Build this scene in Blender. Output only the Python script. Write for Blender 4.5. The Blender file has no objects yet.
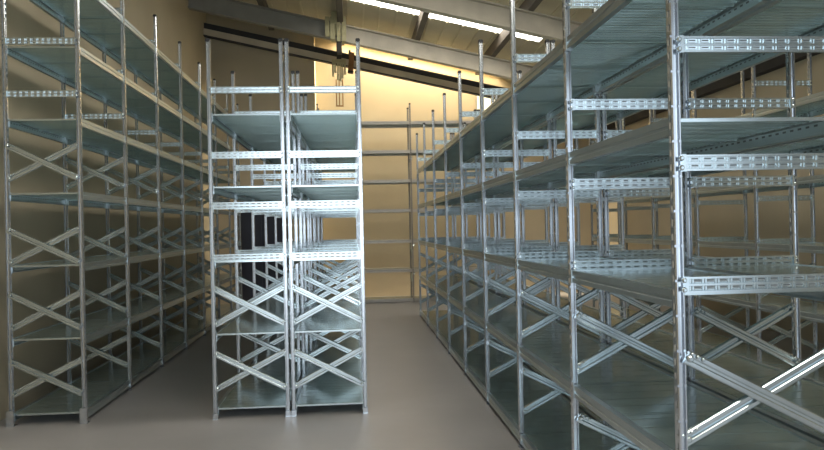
import bpy, math, random
from mathutils import Matrix, Vector
random.seed(7)
sc = bpy.context.scene
col = sc.collection

# ------------------------------------------------------------------ helpers
class MB:
    """Collects boxes, prisms and loose faces; build() links them as ONE mesh object."""
    def __init__(self):
        self.v = []; self.f = []; self.m = []
    def face(self, pts, mi=0):
        n = len(self.v); self.v += [tuple(p) for p in pts]
        self.f.append(list(range(n, n + len(pts)))); self.m.append(mi)
    def box(self, x0, x1, y0, y1, z0, z1, mi=0, M=None):
        p = [(x0,y0,z0),(x1,y0,z0),(x1,y1,z0),(x0,y1,z0),(x0,y0,z1),(x1,y0,z1),(x1,y1,z1),(x0,y1,z1)]
        if M is not None: p = [tuple(M @ Vector(q)) for q in p]
        n = len(self.v); self.v += p
        for q in ((3,2,1,0),(4,5,6,7),(0,1,5,4),(1,2,6,5),(2,3,7,6),(3,0,4,7)):
            self.f.append([n+i for i in q]); self.m.append(mi)
    def prism(self, pts, frame, a, b, mi=0):
        """Closed 2D profile pts extruded from a to b; frame(u, v, w) gives the 3D point."""
        n = len(self.v); k = len(pts)
        self.v += [tuple(frame(u, v, a)) for u, v in pts] + [tuple(frame(u, v, b)) for u, v in pts]
        for i in range(k):
            j = (i+1) % k
            self.f.append([n+i, n+j, n+k+j, n+k+i]); self.m.append(mi)
        self.f.append([n+i for i in range(k)][::-1]); self.m.append(mi)
        self.f.append([n+k+i for i in range(k)]); self.m.append(mi)
    def disc(self, c, r, axis, h, seg=8, mi=0):
        """Short cylinder along axis y."""
        pts = [(r*math.cos(2*math.pi*i/seg), r*math.sin(2*math.pi*i/seg)) for i in range(seg)]
        if axis == 'y': fr = lambda u, v, w: (c[0]+u, c[1]+w, c[2]+v)
        elif axis == 'x': fr = lambda u, v, w: (c[0]+w, c[1]+u, c[2]+v)
        else: fr = lambda u, v, w: (c[0]+u, c[1]+v, c[2]+w)
        self.prism(pts, fr, 0, h, mi)
    def dome(self, c, r, h, seg=8, mi=0):
        """Rounded bolt head facing -y."""
        n = len(self.v)
        for rr, yy in ((1, 0), (.85, .5), (.5, .85)):
            self.v += [(c[0]+r*rr*math.cos(2*math.pi*i/seg), c[1]-h*yy, c[2]+r*rr*math.sin(2*math.pi*i/seg)) for i in range(seg)]
        for k in range(2):
            for i in range(seg):
                j = (i+1) % seg
                self.f.append([n+k*seg+i, n+k*seg+j, n+(k+1)*seg+j, n+(k+1)*seg+i]); self.m.append(mi)
        self.f.append([n+2*seg+i for i in range(seg)]); self.m.append(mi)
        self.f.append([n+i for i in range(seg)][::-1]); self.m.append(mi)
    def mesh(self, name, mats):
        me = bpy.data.meshes.new(name)
        me.from_pydata(self.v, [], self.f)
        for m in mats: me.materials.append(m)
        if len(mats) > 1: me.polygons.foreach_set('material_index', self.m)
        me.update()
        import bmesh
        bm = bmesh.new(); bm.from_mesh(me); bmesh.ops.recalc_face_normals(bm, faces=bm.faces); bm.to_mesh(me); bm.free()
        return me
    def build(self, name, mats, parent=None):
        if not isinstance(mats, (list, tuple)): mats = [mats]
        return put(name, self.mesh(name, mats), parent)

def put(name, data, parent=None, loc=(0,0,0), rot=(0,0,0), scale=(1,1,1)):
    o = bpy.data.objects.new(name, data); col.objects.link(o)
    o.location = loc; o.rotation_euler = rot; o.scale = scale
    if parent is not None: o.parent = parent
    return o
def tag(o, label=None, cat=None, group=None, kind=None):
    if label: o['label'] = label
    if cat: o['category'] = cat
    if group: o['group'] = group
    if kind: o['kind'] = kind
    return o
def empty(name, loc, rz=0):
    return put(name, None, None, loc, (0,0,rz))

# ------------------------------------------------------------------ materials
def mat(name, color, rough=.5, metal=0.0, var=.0, vscale=8., bump=0., bscale=30., spec=.5, stretch=(1,1,1), rvar=0.):
    m = bpy.data.materials.new(name); m.use_nodes = True
    nt = m.node_tree; b = nt.nodes['Principled BSDF']
    b.inputs['Base Color'].default_value = (*color, 1); b.inputs['Roughness'].default_value = rough
    b.inputs['Metallic'].default_value = metal; b.inputs['Specular IOR Level'].default_value = spec
    tc = nt.nodes.new('ShaderNodeTexCoord'); mp = nt.nodes.new('ShaderNodeMapping')
    mp.inputs['Scale'].default_value = stretch
    nt.links.new(tc.outputs['Object'], mp.inputs['Vector'])
    if var > 0 or rvar > 0:
        nz = nt.nodes.new('ShaderNodeTexNoise'); nz.inputs['Scale'].default_value = vscale; nz.inputs['Detail'].default_value = 5
        nt.links.new(mp.outputs[0], nz.inputs['Vector'])
    if var > 0:
        cr = nt.nodes.new('ShaderNodeValToRGB')
        cr.color_ramp.elements[0].position = .3; cr.color_ramp.elements[1].position = .7
        cr.color_ramp.elements[0].color = (*[c*(1-var) for c in color], 1)
        cr.color_ramp.elements[1].color = (*[min(1, c*(1+var)) for c in color], 1)
        nt.links.new(nz.outputs['Fac'], cr.inputs['Fac']); nt.links.new(cr.outputs['Color'], b.inputs['Base Color'])
    if rvar > 0:
        mr = nt.nodes.new('ShaderNodeMapRange'); mr.inputs['To Min'].default_value = rough-rvar; mr.inputs['To Max'].default_value = rough+rvar
        mr.inputs['From Min'].default_value = .3; mr.inputs['From Max'].default_value = .7
        nt.links.new(nz.outputs['Fac'], mr.inputs['Value']); nt.links.new(mr.outputs[0], b.inputs['Roughness'])
    if bump > 0:
        n2 = nt.nodes.new('ShaderNodeTexNoise'); n2.inputs['Scale'].default_value = bscale; n2.inputs['Detail'].default_value = 4
        bp = nt.nodes.new('ShaderNodeBump'); bp.inputs['Strength'].default_value = bump; bp.inputs['Distance'].default_value = .01
        nt.links.new(mp.outputs[0], n2.inputs['Vector']); nt.links.new(n2.outputs['Fac'], bp.inputs['Height']); nt.links.new(bp.outputs[0], b.inputs['Normal'])
    return m
def emit(name, color, strength):
    m = bpy.data.materials.new(name); m.use_nodes = True
    nt = m.node_tree; nt.nodes.clear()
    e = nt.nodes.new('ShaderNodeEmission'); e.inputs['Color'].default_value = (*color, 1); e.inputs['Strength'].default_value = strength
    o = nt.nodes.new('ShaderNodeOutputMaterial'); nt.links.new(e.outputs[0], o.inputs['Surface'])
    return m

STEEL = mat('galvanised_steel', (.63,.71,.745), .19, .92, var=.03, vscale=6)
POST  = mat('galvanised_post', (.60,.635,.68), .20, .92, var=.03, vscale=6)
DECK  = mat('galvanised_deck', (.52,.63,.625), .20, .72, var=.05, vscale=3, rvar=.04, stretch=(.6,3,1))
BEAM  = mat('galvanised_beam', (.55,.62,.65), .32, .9, var=.04, vscale=6)
DULL  = mat('dull_galvanised', (.36,.34,.32), .55, .5, var=.08, vscale=6)  # duller, darker galvanised tone for the far run's posts
DULLB = mat('dull_shelf_edge', (.50,.48,.45), .45, .6, var=.06, vscale=6)  # duller tone for the far run's shelf beams
ANGLE = mat('brown_grey_angle', (.56,.49,.38), .6, 0, var=.12, vscale=3)
SLOT  = mat('slot_shade_steel', (.21,.235,.245), .4, .8)  # shade inside the tie slots put into a darker steel colour
DARKHOLE = mat('slot_shadow_steel', (.16,.17,.18), .5, .6)
CAP   = mat('black_plastic', (.02,.02,.022), .5)
FLOOR = mat('concrete_floor', (.405,.392,.395), .38, 0, var=.12, vscale=1.3, bump=.05, bscale=18, spec=.35, rvar=.07)
WALLM = mat('cream_wall', (.495,.43,.315), .85, 0, var=.05, vscale=1.2, bump=.1, bscale=40)
FRONTM = mat('pale_grey_wall', (.50,.55,.58), .7)
ROOFM = mat('roof_sheet', (.62,.56,.42), .7, 0, var=.06, vscale=2)
RAFT  = mat('painted_roof_beam', (.50,.455,.38), .65, 0, var=.16, vscale=2.5)
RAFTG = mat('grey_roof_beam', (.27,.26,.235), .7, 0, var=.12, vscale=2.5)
DARKW = mat('charcoal_beam', (.035,.033,.035), .7, 0, var=.2, vscale=3)
PURL  = mat('dark_purlin', (.12,.10,.08), .7, 0, var=.2, vscale=3)
NAVY  = mat('navy_door', (.022,.026,.045), .5, 0, var=.2, vscale=3)
KHAKI = mat('khaki_metal', (.48,.44,.26), .6, 0, var=.15, vscale=12)
BROWN = mat('brown_board', (.28,.14,.05), .7, 0, var=.25, vscale=9)
IRON  = mat('dark_iron', (.05,.045,.04), .6, .4)
SKYL  = emit('skylight_sheet', (1.0,.95,.84), 7.5)
SLOTM = emit('shaft_glow_sheet', (1.0,.9,.7), 1.5)  # glow of the sheet on the added roof shaft
WINM  = emit('bright_window', (1.0,.93,.62), 1.6)

# ------------------------------------------------------------------ shelving parts
PW = .034                      # upright width
_cache = {}
M_ = dict(post=POST, beam=BEAM, deck=DECK)
def memo(key, fn):
    if key not in _cache: _cache[key] = fn()
    return _cache[key]

def upright_mesh(h):
    def make():
        w = PW/2; mb = MB()
        ev = set([0.0, h]); side = []; front = []
        z = .06
        while z + .03 < h: side.append((z, z+.024)); z += .05
        z = .11
        while z + .02 < h: front.append((z, z+.009)); z += .125
        for a, b in side+front: ev.add(round(a,4)); ev.add(round(b,4))
        ev = sorted(ev)
        def prof(s, f):
            d = .005 if s else 0; e = .006 if f else 0
            return [(-w,-w+.006),(-w+.004,-w+e),(-.009,-w+e),(-.006,-w+.013),(.006,-w+.013),(.009,-w+e),(w-.004,-w+e),(w,-w+.006),
                    (w-d,-.007),(w-d,.006),(w,.010),(w,w),(-w,w),(-w,.010),(-w+d,.006),(-w+d,-.007)]
        rings = []
        for a, b in zip(ev[:-1], ev[1:]):
            m = (a+b)/2
            s = any(p < m < q for p, q in side); f = any(p < m < q for p, q in front)
            rings.append((a, prof(s, f), s)); rings.append((b, prof(s, f), s))
        k = 16
        for z, pr, s in rings: mb.v += [(x, y, z) for x, y in pr]
        for r in range(len(rings)-1):
            for i in range(k):
                j = (i+1) % k
                mb.f.append([r*k+i, r*k+j, (r+1)*k+j, (r+1)*k+i])
                mb.m.append(1 if (rings[r][2] and r % 2 == 0 and i in (8,14)) else 0)
        mb.f.append(list(range(k))[::-1]); mb.m.append(0)
        n = (len(rings)-1)*k; mb.f.append([n+i for i in range(k)]); mb.m.append(0)
        return mb.mesh('upright', [M_['post'], DARKHOLE])
    return memo(('up', h, M_['post'].name), make)
def cap_mesh():
    def make():
        mb = MB(); w = .019
        mb.box(-w, w, -w, w, -.012, .010)
        mb.box(-w*.7, w*.7, -w*.7, w*.7, .010, .016)
        return mb.mesh('top_cap', [CAP])
    return memo('cap', make)
def foot_mesh(big):
    def make():
        mb = MB()
        if big:
            mb.box(-.030, .030, -.034, -.019, 0, .13); mb.box(-.032, .032, -.036, .036, 0, .006)
            for z in (.03, .10): mb.disc((0,-.038,z), .008, 'y', .005)
        else:
            mb.box(-.021, .021, -.028, .028, 0, .005); mb.box(-.021, .021, -.021, -.0175, 0, .05)
        return mb.mesh('foot_plate', [POST])
    return memo(('foot', big), make)
def tie_mesh(D):
    """Perforated horizontal tie between the two posts; embossed in two rows."""
    def make():
        mb = MB(); x0, x1 = .030, D-.030; h = .0285; y = -.016
        mb.box(x0, x1, y, y+.003, -h, h)
        mb.box(x0, x1, y-.013, y+.001, h-.007, h); mb.box(x0, x1, y-.013, y+.001, -h, -h+.007)
        mb.box(x0, x1, y-.007, y+.001, -.0035, .0035)
        for z0 in (-.0215, .0035):                         # the two rows lean slightly downwards
            mb.prism([(y+.001, z0), (y-.0005, z0), (y-.0030, z0+.018), (y+.001, z0+.018)], lambda u, v, w: (w, u, v), x0, x1)
        n = 11; p = (x1-x0-.05)/n
        for i in range(n+1):
            xc = x0+.025+i*p
            for zc in (-.0125, .0125):
                for s in (-.0055, .0055):
                    mb.box(xc+s-.0025, xc+s+.0025, y-.007, y+.001, zc-.0075, zc+.0075)
                if i < n:
                    mb.box(xc+.011, xc+p-.011, y-.0055, y+.001, zc-.0070, zc-.0045)
                    mb.box(xc+.012, xc+p-.012, y-.0034, y+.001, zc+.001, zc+.005, 1)
        for xa, s in ((x0, -1), (x1, 1)):                  # end claws
            mb.box(min(xa, xa-s*.012), max(xa, xa-s*.012), y-.016, y+.004, -h-.002, h+.002)
            for zc in (-.017, .017): mb.box(min(xa, xa+s*.014), max(xa, xa+s*.014), y-.012, y-.004, zc-.008, zc+.008); mb.dome((xa+s*.004, y-.012, zc), .010, .008)
        return mb.mesh('tie_bar', [STEEL, SLOT])
    return memo(('tie', D), make)
def brace_mesh(D, dz, down):
    """Diagonal strip from post to post; rises (or falls) by dz across the depth, two ridges and a groove."""
    def make():
        mb = MB(); xa, xb = .028, D-.028
        ang = math.atan2(-dz if down else dz, xb-xa); L = math.hypot(xb-xa, dz)
        y = -.020 if down else .006
        c, s = math.cos(ang), math.sin(ang)
        zc = dz/2; xc = (xa+xb)/2
        fr = lambda u, v, w: (xc + c*w - s*v, y+u, zc + s*w + c*v)
        h = .026
        prof = [(0,-h),(-.009,-h+.001),(-.0125,-h+.005),(-.0125,-.009),(-.010,-.006),(-.001,-.004),(-.001,.004),(-.010,.006),(-.0125,.009),(-.0125,h-.005),(-.009,h-.001),(0,h),(.003,h),(.003,-h)]
        mb.prism(prof, fr, -L/2, L/2)
        for e in (-1, 1):
            for k in range(3):
                w = e*(L/2-.012-.022*k); cx, cy, cz = fr(-.016, .017, w)
                mb.dome((cx, cy, cz), .0075, .006)
            cx, cy, cz = fr(-.019, 0, e*(L/2-.012)); mb.dome((cx, cy+.004, cz), .014, .010)
        return mb.mesh('cross_brace', [STEEL])
    return memo(('brace', D, round(dz,3), down), make)
def deck_mesh(D, B):
    """Four folded steel panels side by side, each with shallow cross grooves."""
    def make():
        mb = MB(); x0, x1 = .037, D-.037; y0, y1 = .006, B-.006; t = .0014
        gap = .006; Lp = (y1-y0-gap)/2; y = y0
        for i in range(2):
            a, b = y, y+Lp
            up = [(a, -.015), (a, -.003), (a+.003, 0)]; lo = [(a+t, -.015), (a+t, -.003)]
            n = 14
            for k in range(n):
                g = a+.022+k*(Lp-.044)/(n-1); d = .0042 if k % 3 else .0055
                if k % 3 == 0: up += [(g-.005, 0), (g-.002, -.0012), (g+.002, -.0012), (g+.005, 0)]
                lo += [(g-.006, -t), (g-.006, -t-d), (g+.001, -t-d), (g+.007, -t)]
            up += [(b-.003, 0), (b, -.003), (b, -.015)]; lo += [(b-t, -.003), (b-t, -.015)]
            mb.prism(up+lo[::-1], lambda u, v, w: (w, u, v), x0, x1)
            mb.box(x0, x1, a-.0008, a, -.014, -.002, 1); y = b + gap
        return mb.mesh('shelf_deck', [M_['deck'], STEEL])
    return memo(('deck', D, B, M_['deck'].name), make)
def beam_mesh(D, B, far):
    def make():
        mb = MB(); prof = [(.006,.004),(.006,-.022),(.012,-.026),(.012,-.034),(.006,-.038),(.006,-.060),(.036,-.060),(.036,-.054),(.018,-.050),(.018,-.010),(.036,-.004),(.036,.004)]
        if far: prof = [(D-x, z) for x, z in prof][::-1]
        mb.prism(prof, lambda u, v, w: (u, w, v), PW/2+.001, B-PW/2-.001)
        k = 0; yy = .09
        while yy < B-.08:                                  # dark strips as shaded punched slots along the inner web
            xi = D-.018 if far else .018
            mb.box(xi-.0005, xi+.0005, yy, yy+.022, -.024, -.016, 1); yy += .05
        for ye in (PW/2+.001, B-PW/2-.013):                # end hooks
            x0, x1 = (D-.040, D-.004) if far else (.004, .040)
            mb.box(x0, x1, ye, ye+.012, -.064, .006)
        return mb.mesh('shelf_beam', [M_['beam'], DARKHOLE])
    return memo(('beam', D, B, far, M_['beam'].name), make)

def shelving(name, loc, rz, D, B, n, h, shelves, ties, braces, label, group=None, bigfoot=False, skip_ties=()):
    """One bolted run: n frames (two uprights, ties, cross braces) and n-1 bays of shelves."""
    root = empty(name, loc, rz); tag(root, label, 'shelving rack', group)
    for k in range(n):
        y = k*B
        for x in (PW/2, D-PW/2):
            u = put('upright', upright_mesh(h), root, (x, y, 0))
            c = put('top_cap', cap_mesh(), u, (0,0,h)); c['label'] = 'black plastic cap on the post top'
            put('foot_plate', foot_mesh(bigfoot and k == 0), u)
        for z in ties: put('tie_bar', tie_mesh(D), root, (0, y, z))
        for z0, z1 in braces:
            for down in (True, False): put('cross_brace', brace_mesh(D, z1-z0, down), root, (0, y, z0))
        if k < n-1:
            for z in shelves:
                d = put('shelf_deck', deck_mesh(D, B), root, (0, y, z))
                put('shelf_beam', beam_mesh(D, B, False), d); put('shelf_beam', beam_mesh(D, B, True), d)
    return root

LOWS = (.092, .715, 1.325, 1.950, 2.560)
TIES = (1.350, 1.785, 2.208, 2.753)
XB = ((.250, .550), (.790, 1.095))
HI = (.095, .715, 1.325, 1.925, 2.540, 3.145, 3.740)
B = 1.2625
shelving('shelving_rack', (-2.858, 6.21, 0), 0, .62, 1.2185, 8, 4.11, HI, (2.743, 3.180, 3.800),
         ((.254,.535), (.800,1.090), (1.343,1.622), (2.042,2.320)),
         'tall galvanised steel shelving run against the left cream wall', bigfoot=True)
shelving('shelving_rack', (-1.191, 6.15, 0), 0, .636, B, 6, 3.175, LOWS, TIES, XB,
         'left half of the freestanding back-to-back galvanised shelving block in the middle of the floor')
shelving('shelving_rack', (-.541, 6.15, 0), 0, .636, B, 6, 3.175, LOWS, TIES, XB,
         'right half of the freestanding back-to-back shelving block, its right posts facing the open aisle')
shelving('shelving_rack', (1.146, 2.50, 0), 0, .636, B, 9, 3.200, LOWS, TIES, XB,
         'nearest galvanised shelving run edging the aisle, its front end post closest to the viewer')
shelving('shelving_rack', (1.795, 2.50, 0), 0, .636, B, 9, 3.200, LOWS, TIES, XB,
         'galvanised shelving run standing back to back behind the nearest aisle-side run')
shelving('shelving_rack', (4.08, 4.48, 0), 0, .636, B, 7, 3.380, LOWS[:4]+(2.67,), TIES[:3]+(2.955,), XB,
         'farthest right shelving run, glimpsed through the near shelves in front of the right wall')
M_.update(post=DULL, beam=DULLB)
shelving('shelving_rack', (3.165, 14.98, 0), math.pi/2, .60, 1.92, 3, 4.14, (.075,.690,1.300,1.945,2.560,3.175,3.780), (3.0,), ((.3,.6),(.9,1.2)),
         'wide-bayed shelving run with long thin shelf edges along the far wall')

# ------------------------------------------------------------------ the hall
XL, XR, YF, YB, YP = -3.02, 5.85, -4.0, 16.15, 15.68
SL = .22
roof = lambda x: 5.70 - SL*x               # underside of the roof sheets
def st(name, mb, m, label=None, cat=None):
    o = mb.build(name, m); tag(o, label, cat, kind='structure'); return o
mb = MB(); mb.box(XL-.2, XR+.2, YF-6, YB+.3, -.15, 0); st('floor', mb, FLOOR, 'smooth grey concrete floor', 'floor')
def wall_quad(x0, x1, y0, y1, z0=0, ztop=None):
    """Upright slab whose top follows the roof."""
    mb = MB(); za, zb = roof(x0)+.02, roof(x1)+.02
    p = [(x0,y0,z0),(x1,y0,z0),(x1,y1,z0),(x0,y1,z0),(x0,y0,za),(x1,y0,zb),(x1,y1,zb),(x0,y1,za)]
    mb.v += p
    for q in ((3,2,1,0),(4,5,6,7),(0,1,5,4),(1,2,6,5),(2,3,7,6),(3,0,4,7)): mb.f.append(list(q)); mb.m.append(0)
    return mb
st('wall_left', wall_quad(XL-.2, XL, YF, YB+.2), WALLM, 'tall cream painted wall behind the left shelving', 'wall')
st('wall_right', wall_quad(XR, XR+.2, YF, YB+.2), WALLM, 'low cream wall seen through the right shelving', 'wall')
st('wall_back_left', wall_quad(XL, -.745, YP, YB+.2), WALLM, 'shaded projecting part of the far wall', 'wall')  # stepped forward to give the far wall's light a sharp edge
WX0, WX1, WZ0, WZ1 = 2.84, 3.95, 3.70, 4.66
mb = wall_quad(-.745, WX0, YB, YB+.2)
m2 = wall_quad(WX1, XR, YB, YB+.2)
off = len(mb.v); mb.v += m2.v; mb.f += [[i+off for i in f] for f in m2.f]; mb.m += m2.m
mb.box(WX0, WX1, YB, YB+.2, 0, WZ0)
m2 = wall_quad(WX0, WX1, YB, YB+.2, z0=WZ1)
off = len(mb.v); mb.v += m2.v; mb.f += [[i+off for i in f] for f in m2.f]; mb.m += m2.m
st('wall_back', mb, WALLM, 'sunlit cream far wall above the thin-edged shelves', 'wall')
mb = MB(); mb.box(WX0, WX1, YB+.06, YB+.09, WZ0, WZ1); w = st('window_1', mb, WINM, 'bright small window high in the far wall', 'window')
mb = MB()
for a, b in ((WX0, WX0+.04), (WX1-.04, WX1)): mb.box(a, b, YB+.02, YB+.06, WZ0, WZ1)
for a, b in ((WZ0, WZ0+.04), (WZ1-.04, WZ1)): mb.box(WX0, WX1, YB+.02, YB+.06, a, b)
mb.build('window_frame', RAFT, w)
# front wall with the wide loading door opening behind the viewer
OX0, OX1, OZ = -2.4, 4.9, 3.9; OM = 2.0     # opening split by an added post so each side shines differently
mb = wall_quad(XL, OX0, YF-.2, YF)
for m2 in (wall_quad(OM-.15, OM+.15, YF-.2, YF, 0), wall_quad(OX1, XR, YF-.2, YF), wall_quad(OX0, OX1, YF-.2, YF, z0=OZ)):
    off = len(mb.v); mb.v += m2.v; mb.f += [[i+off for i in f] for f in m2.f]; mb.m += m2.m
st('wall_front', mb, FRONTM, 'pale grey front wall with one loading opening split by an added post', 'wall')
# door in the projecting wall
DX0, DX1, DZ = -2.42, -1.42, 2.12
mb = MB(); mb.box(DX0, DX1, YP-.05, YP-.002, 0, DZ)
for i in range(2):
    xa = DX0+.06+i*.46
    for za, zb in ((.12,.95),(1.08,2.0)): mb.box(xa, xa+.42, YP-.062, YP-.05, za, zb)
d = st('door_1', mb, NAVY, 'dark navy door in the far wall behind the middle shelving', 'door')
mb = MB(); mb.box(DX0-.07, DX0, YP-.06, YP-.002, 0, DZ+.07); mb.box(DX1, DX1+.07, YP-.06, YP-.002, 0, DZ+.07); mb.box(DX0, DX1, YP-.06, YP-.002, DZ, DZ+.07)
mb.build('door_frame', PURL, d)
mb = MB(); mb.disc((DX0+.52, YP-.10, 1.02), .022, 'y', .04, 12); mb.build('door_handle', IRON, d)

# roof: sheets with translucent skylight bands
bands = [(-.7,.2),(2.5,3.4),(5.4,6.3),(8.75,9.55),(12.1,13.02)]  # first band added over the camera to light the near racks
SX0, SX1 = .02, 3.5
SXE = 3.4
slot = (YP+.02, YB-.02)
def roofpiece(mb, x0, x1, y0, y1, t=.05, mi=0):
    n = len(mb.v)
    for z in (0, t):
        mb.v += [(x0,y0,roof(x0)+z),(x1,y0,roof(x1)+z),(x1,y1,roof(x1)+z),(x0,y1,roof(x0)+z)]
    for q in ((3,2,1,0),(4,5,6,7),(0,1,5,4),(1,2,6,5),(2,3,7,6),(3,0,4,7)): mb.f.append([n+i for i in q]); mb.m.append(mi)
mb = MB(); y = YF-.2
allb = bands + [slot]
for i, (a, b) in enumerate(allb):
    roofpiece(mb, XL-.2, XR+.4, y, a)
    xa = SX0 if i < len(bands) else -.25
    roofpiece(mb, XL-.2, xa, a, b); roofpiece(mb, SX1 if i < len(bands) else SXE, XR+.4, a, b); y = b
roofpiece(mb, XL-.2, XR+.4, y, YB+.3)
# standing ribs of the sheets
x = XL
while x < XR:
    for (a, b) in ((YF,-.7),(.2,2.5),(3.4,5.4),(6.3,8.75),(9.55,12.1),(13.02,YP)):
        n = len(mb.v)
        mb.box(x, x+.03, a, b, roof(x)-.025, roof(x)+.01)
    x += .3
st('ceiling', mb, ROOFM, 'pale sloping sheet roof', 'ceiling')
for (a, b), where in zip(bands, ('added over the camera to light the near racks', 'over the first bay of the right shelving', 'over the front of the middle shelving', 'short and nearest, beside the tall right posts', 'long and bright, behind the front pale roof beam')):
    mb = MB(); roofpiece(mb, SX0, SX1, a, b, .03); st('skylight', mb, SKYL, 'translucent roof skylight strip ' + where, 'skylight')
SH = 1.6                                   # added unseen shaft, hides the lamp that brightens the far wall
def sheared(mb, x0, x1, y0, y1, za, zb):
    n = len(mb.v)
    for z in (za, zb):
        mb.v += [(x0,y0,roof(x0)+z),(x1,y0,roof(x1)+z),(x1,y1,roof(x1)+z),(x0,y1,roof(x0)+z)]
    for q in ((3,2,1,0),(4,5,6,7),(0,1,5,4),(1,2,6,5),(2,3,7,6),(3,0,4,7)): mb.f.append([n+i for i in q]); mb.m.append(0)
mb = MB()
sheared(mb, -.31, SXE+.06, slot[0]-.06, slot[0], .0, SH); sheared(mb, -.31, SXE+.06, slot[1], slot[1]+.06, .0, SH)
sheared(mb, -.31, -.25, slot[0], slot[1], .0, SH); sheared(mb, SXE, SXE+.06, slot[0], slot[1], .0, SH)
st('added_light_shaft', mb, WALLM, 'added unseen shaft in the roof, hiding the lamp for the far wall', 'light shaft')
mb = MB(); sheared(mb, -.25, SXE, slot[0], slot[1], SH-.03, SH); st('skylight', mb, SLOTM, 'glowing sheet closing the added light shaft', 'skylight')

def slope_frame(y0, zoff):
    th = math.atan(-SL)
    return lambda u, v, w: (w, y0+u, roof(w)+zoff+v)
def roof_beam(y, ztop, h, fw, mats, label, x0=XL, x1=XR, name='roof_beam'):
    t = .022; q = fw/2; wb = .010
    prof = [(-q,-h),(q,-h),(q,-h+t),(wb,-h+t),(wb,-t),(q,-t),(q,0),(-q,0),(-q,-t),(-wb,-t),(-wb,-h+t),(-q,-h+t)]
    mb = MB(); mb.prism(prof, slope_frame(y, ztop), x0, x1)
    o = mb.build(name, mats); tag(o, label, 'roof beam', kind='structure'); return o
for y, lab in ((2.0, 'sloping roof beam above the front ends of the right shelving'), (5.0, 'sloping roof beam just short of the middle shelving'), (8.0, 'steel roof beam crossing above the near part of the middle shelving'), (11.0, 'pale sloping steel roof beam in front of the first skylight strip')):
    roof_beam(y, -.215, .33, .17, [RAFT], lab)
r2 = roof_beam(14.0, -.215, .33, .17, [RAFT], 'pale sloping roof beam right of the bolted splice', x0=-.19)
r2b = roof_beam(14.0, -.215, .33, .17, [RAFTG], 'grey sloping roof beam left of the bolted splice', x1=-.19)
mb = MB()
for x0, x1, zb in ((-.44,-.36,5.26),(-.345,-.25,5.21),(-.22,-.15,5.17),(-.125,-.04,5.17)):
    mb.box(x0, x1, 13.88, 14.12, zb, 5.64)
mb.box(-.32, -.22, 13.87, 13.90, 5.50, 5.74); mb.box(-.43, -.05, 13.95, 14.05, 5.30, 5.52)
mb.build('splice_plate', KHAKI, r2)
mb = MB(); mb.box(-.22, -.13, 13.92, 14.08, 4.95, 5.22); mb.build('splice_bracket', IRON, r2)
# end beam in front of the far wall: dark web over a pale angle
mb = MB()
mb.prism([(-.03,-.36),(.03,-.36),(.03,-.21),(-.03,-.21)], slope_frame(15.45, -.2), XL, XR)
mb.prism([(-.10,-.48),(.02,-.48),(.02,-.36),(-.10,-.345)], slope_frame(15.45, -.2), XL, XR, 1)
mb.prism([(-.11,-.505),(.02,-.505),(.02,-.48),(-.11,-.48)], slope_frame(15.45, -.2), XL, XR)
o = mb.build('roof_beam', [DARKW, ANGLE]); tag(o, 'dark end beam with pale lower edge above the far wall', 'roof beam', kind='structure')
for xq, where in ((-1.64, 'left of the bolted beam splice'), (-.15, 'directly above the bolted beam splice'), (1.335, 'right of the splice, crossing the skylight strip first'), (2.82, 'crossing the skylight strip nearer the right shelving'), (4.30, 'above the right shelving, hidden from the aisle')):
    mb = MB(); mb.box(xq-.055, xq+.055, YF, YP-.01, roof(xq)-.20, roof(xq)+.01)
    o = mb.build('roof_purlin', PURL); tag(o, 'dark lengthwise roof purlin ' + where, 'roof purlin', kind='structure')
mb = MB(); mb.box(XR-.14, XR-.01, YF, YB, 3.62, 3.86); o = mb.build('roof_beam', DARKW); tag(o, 'dark eave beam along the top of the right wall', 'roof beam', kind='structure')
# hanging fittings under the splice
hx, hy = -.20, 14.9
root = empty('hanging_fitting', (hx, hy, 4.08)); tag(root, 'khaki hanging fitting of vertical strips on a dark rod below the beam splice', 'hanging fitting')
mb = MB(); mb.box(-.05, .05, -.03, .03, .92, roof(hx)-4.08-.19); mb.build('rod', IRON, root)
mb = MB()
for i, (dx, l) in enumerate(((-.13,.30),(-.085,.22),(-.03,.38),(.02,.40),(.065,.34),(.115,.26))):
    mb.box(dx-.02, dx+.02, -.03+.012*(i % 2), .01+.012*(i % 2), .92-l, .94)
mb.box(-.15, .14, -.04, .04, .90, .97); mb.build('strip_shade', KHAKI, root)
mb = MB()
for dx in (-.07, -.01, .06): mb.box(dx-.011, dx+.011, -.011, .011, .0, .56)
mb.box(-.081, .071, -.012, .012, 0, .025); mb.build('wire_hook', BROWN, root)
root = empty('hanging_box', (.03, 15.26, 4.86)); tag(root, 'narrow brown tilted box fixed to the dark end beam beside the tallest middle post', 'box')
Mt = Matrix.Rotation(math.radians(5), 4, 'Y')
mb = MB(); mb.box(-.055, .055, -.05, .05, .02, .42, 0, Mt); mb.build('box_body', BROWN, root)
mb = MB(); mb.box(-.06, .06, -.055, .055, -.02, .03, 0, Mt); mb.box(-.07, -.03, -.055, .055, .38, .46, 0, Mt); mb.build('end_band', IRON, root)
mb = MB(); mb.box(-.02, .03, .04, .16, .30, .34); mb.build('bracket', IRON, root)

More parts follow.
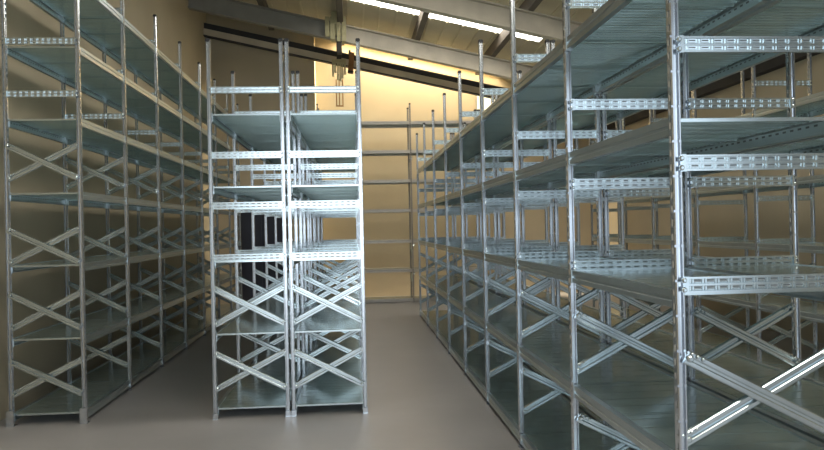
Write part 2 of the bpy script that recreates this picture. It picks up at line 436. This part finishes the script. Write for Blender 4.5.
# ------------------------------------------------------------------ light
def area(name, loc, rot, sx, sy, power, color):
    l = bpy.data.lights.new(name, 'AREA'); l.shape = 'RECTANGLE'; l.size = sx; l.size_y = sy; l.energy = power; l.color = color
    o = bpy.data.objects.new(name, l); col.objects.link(o); o.location = loc; o.rotation_euler = rot; return o
# daylight through the loading opening; right half dimmed to darken the right racks
for xa, xb, rad in ((OX0, OM-.15, 2.2), (OM+.15, OX1, .36)):
    area('door_daylight', ((xa+xb)/2, YF-.1, OZ/2+.05), (math.radians(90), 0, 0), xb-xa-.1, OZ-.2, rad*math.pi*(xb-xa-.1)*(OZ-.2), (.86,.95,1.0))
# added warm lamp hidden in the roof shaft to brighten the far wall
area('added_slot_lamp', ((-.25+SXE)/2, (slot[0]+slot[1])/2-.02, roof((-.25+SXE)/2)+SH-.08), (0, math.atan(SL), 0), 3.4, .36, 860, (1.0,.84,.58))
w = bpy.data.worlds.new('world'); sc.world = w; w.use_nodes = True
bg = w.node_tree.nodes['Background']; bg.inputs[0].default_value = (.75,.87,1,1); bg.inputs[1].default_value = 1.0

# ------------------------------------------------------------------ camera
yaw, pitch, roll = .0826, -.0019, .0214
r0 = Vector((math.cos(yaw), -math.sin(yaw), 0)); f0 = Vector((math.sin(yaw), math.cos(yaw), 0)); Z = Vector((0,0,1))
fw = math.cos(pitch)*f0 - math.sin(pitch)*Z; up = math.sin(pitch)*f0 + math.cos(pitch)*Z
R = math.cos(roll)*r0 - math.sin(roll)*up; U = math.sin(roll)*r0 + math.cos(roll)*up
cam = bpy.data.cameras.new('camera'); co = bpy.data.objects.new('camera', cam); col.objects.link(co)
co.matrix_world = Matrix(((R.x,U.x,-fw.x,0),(R.y,U.y,-fw.y,0),(R.z,U.z,-fw.z,1.58),(0,0,0,1)))
cam.sensor_width = 36; cam.lens = 720/824*36; cam.clip_start = .05; cam.clip_end = 200
sc.camera = co
vs = sc.view_settings; sc.display_settings.display_device = 'sRGB'
vs.view_transform = 'Standard'; vs.look = 'None'; vs.gamma = 1; vs.use_curve_mapping = False; vs.exposure = 0.35
sc.cycles.use_denoising = True; sc.cycles.max_bounces = 8; sc.cycles.diffuse_bounces = 4; sc.cycles.glossy_bounces = 5
sc.cycles.sample_clamp_indirect = 8
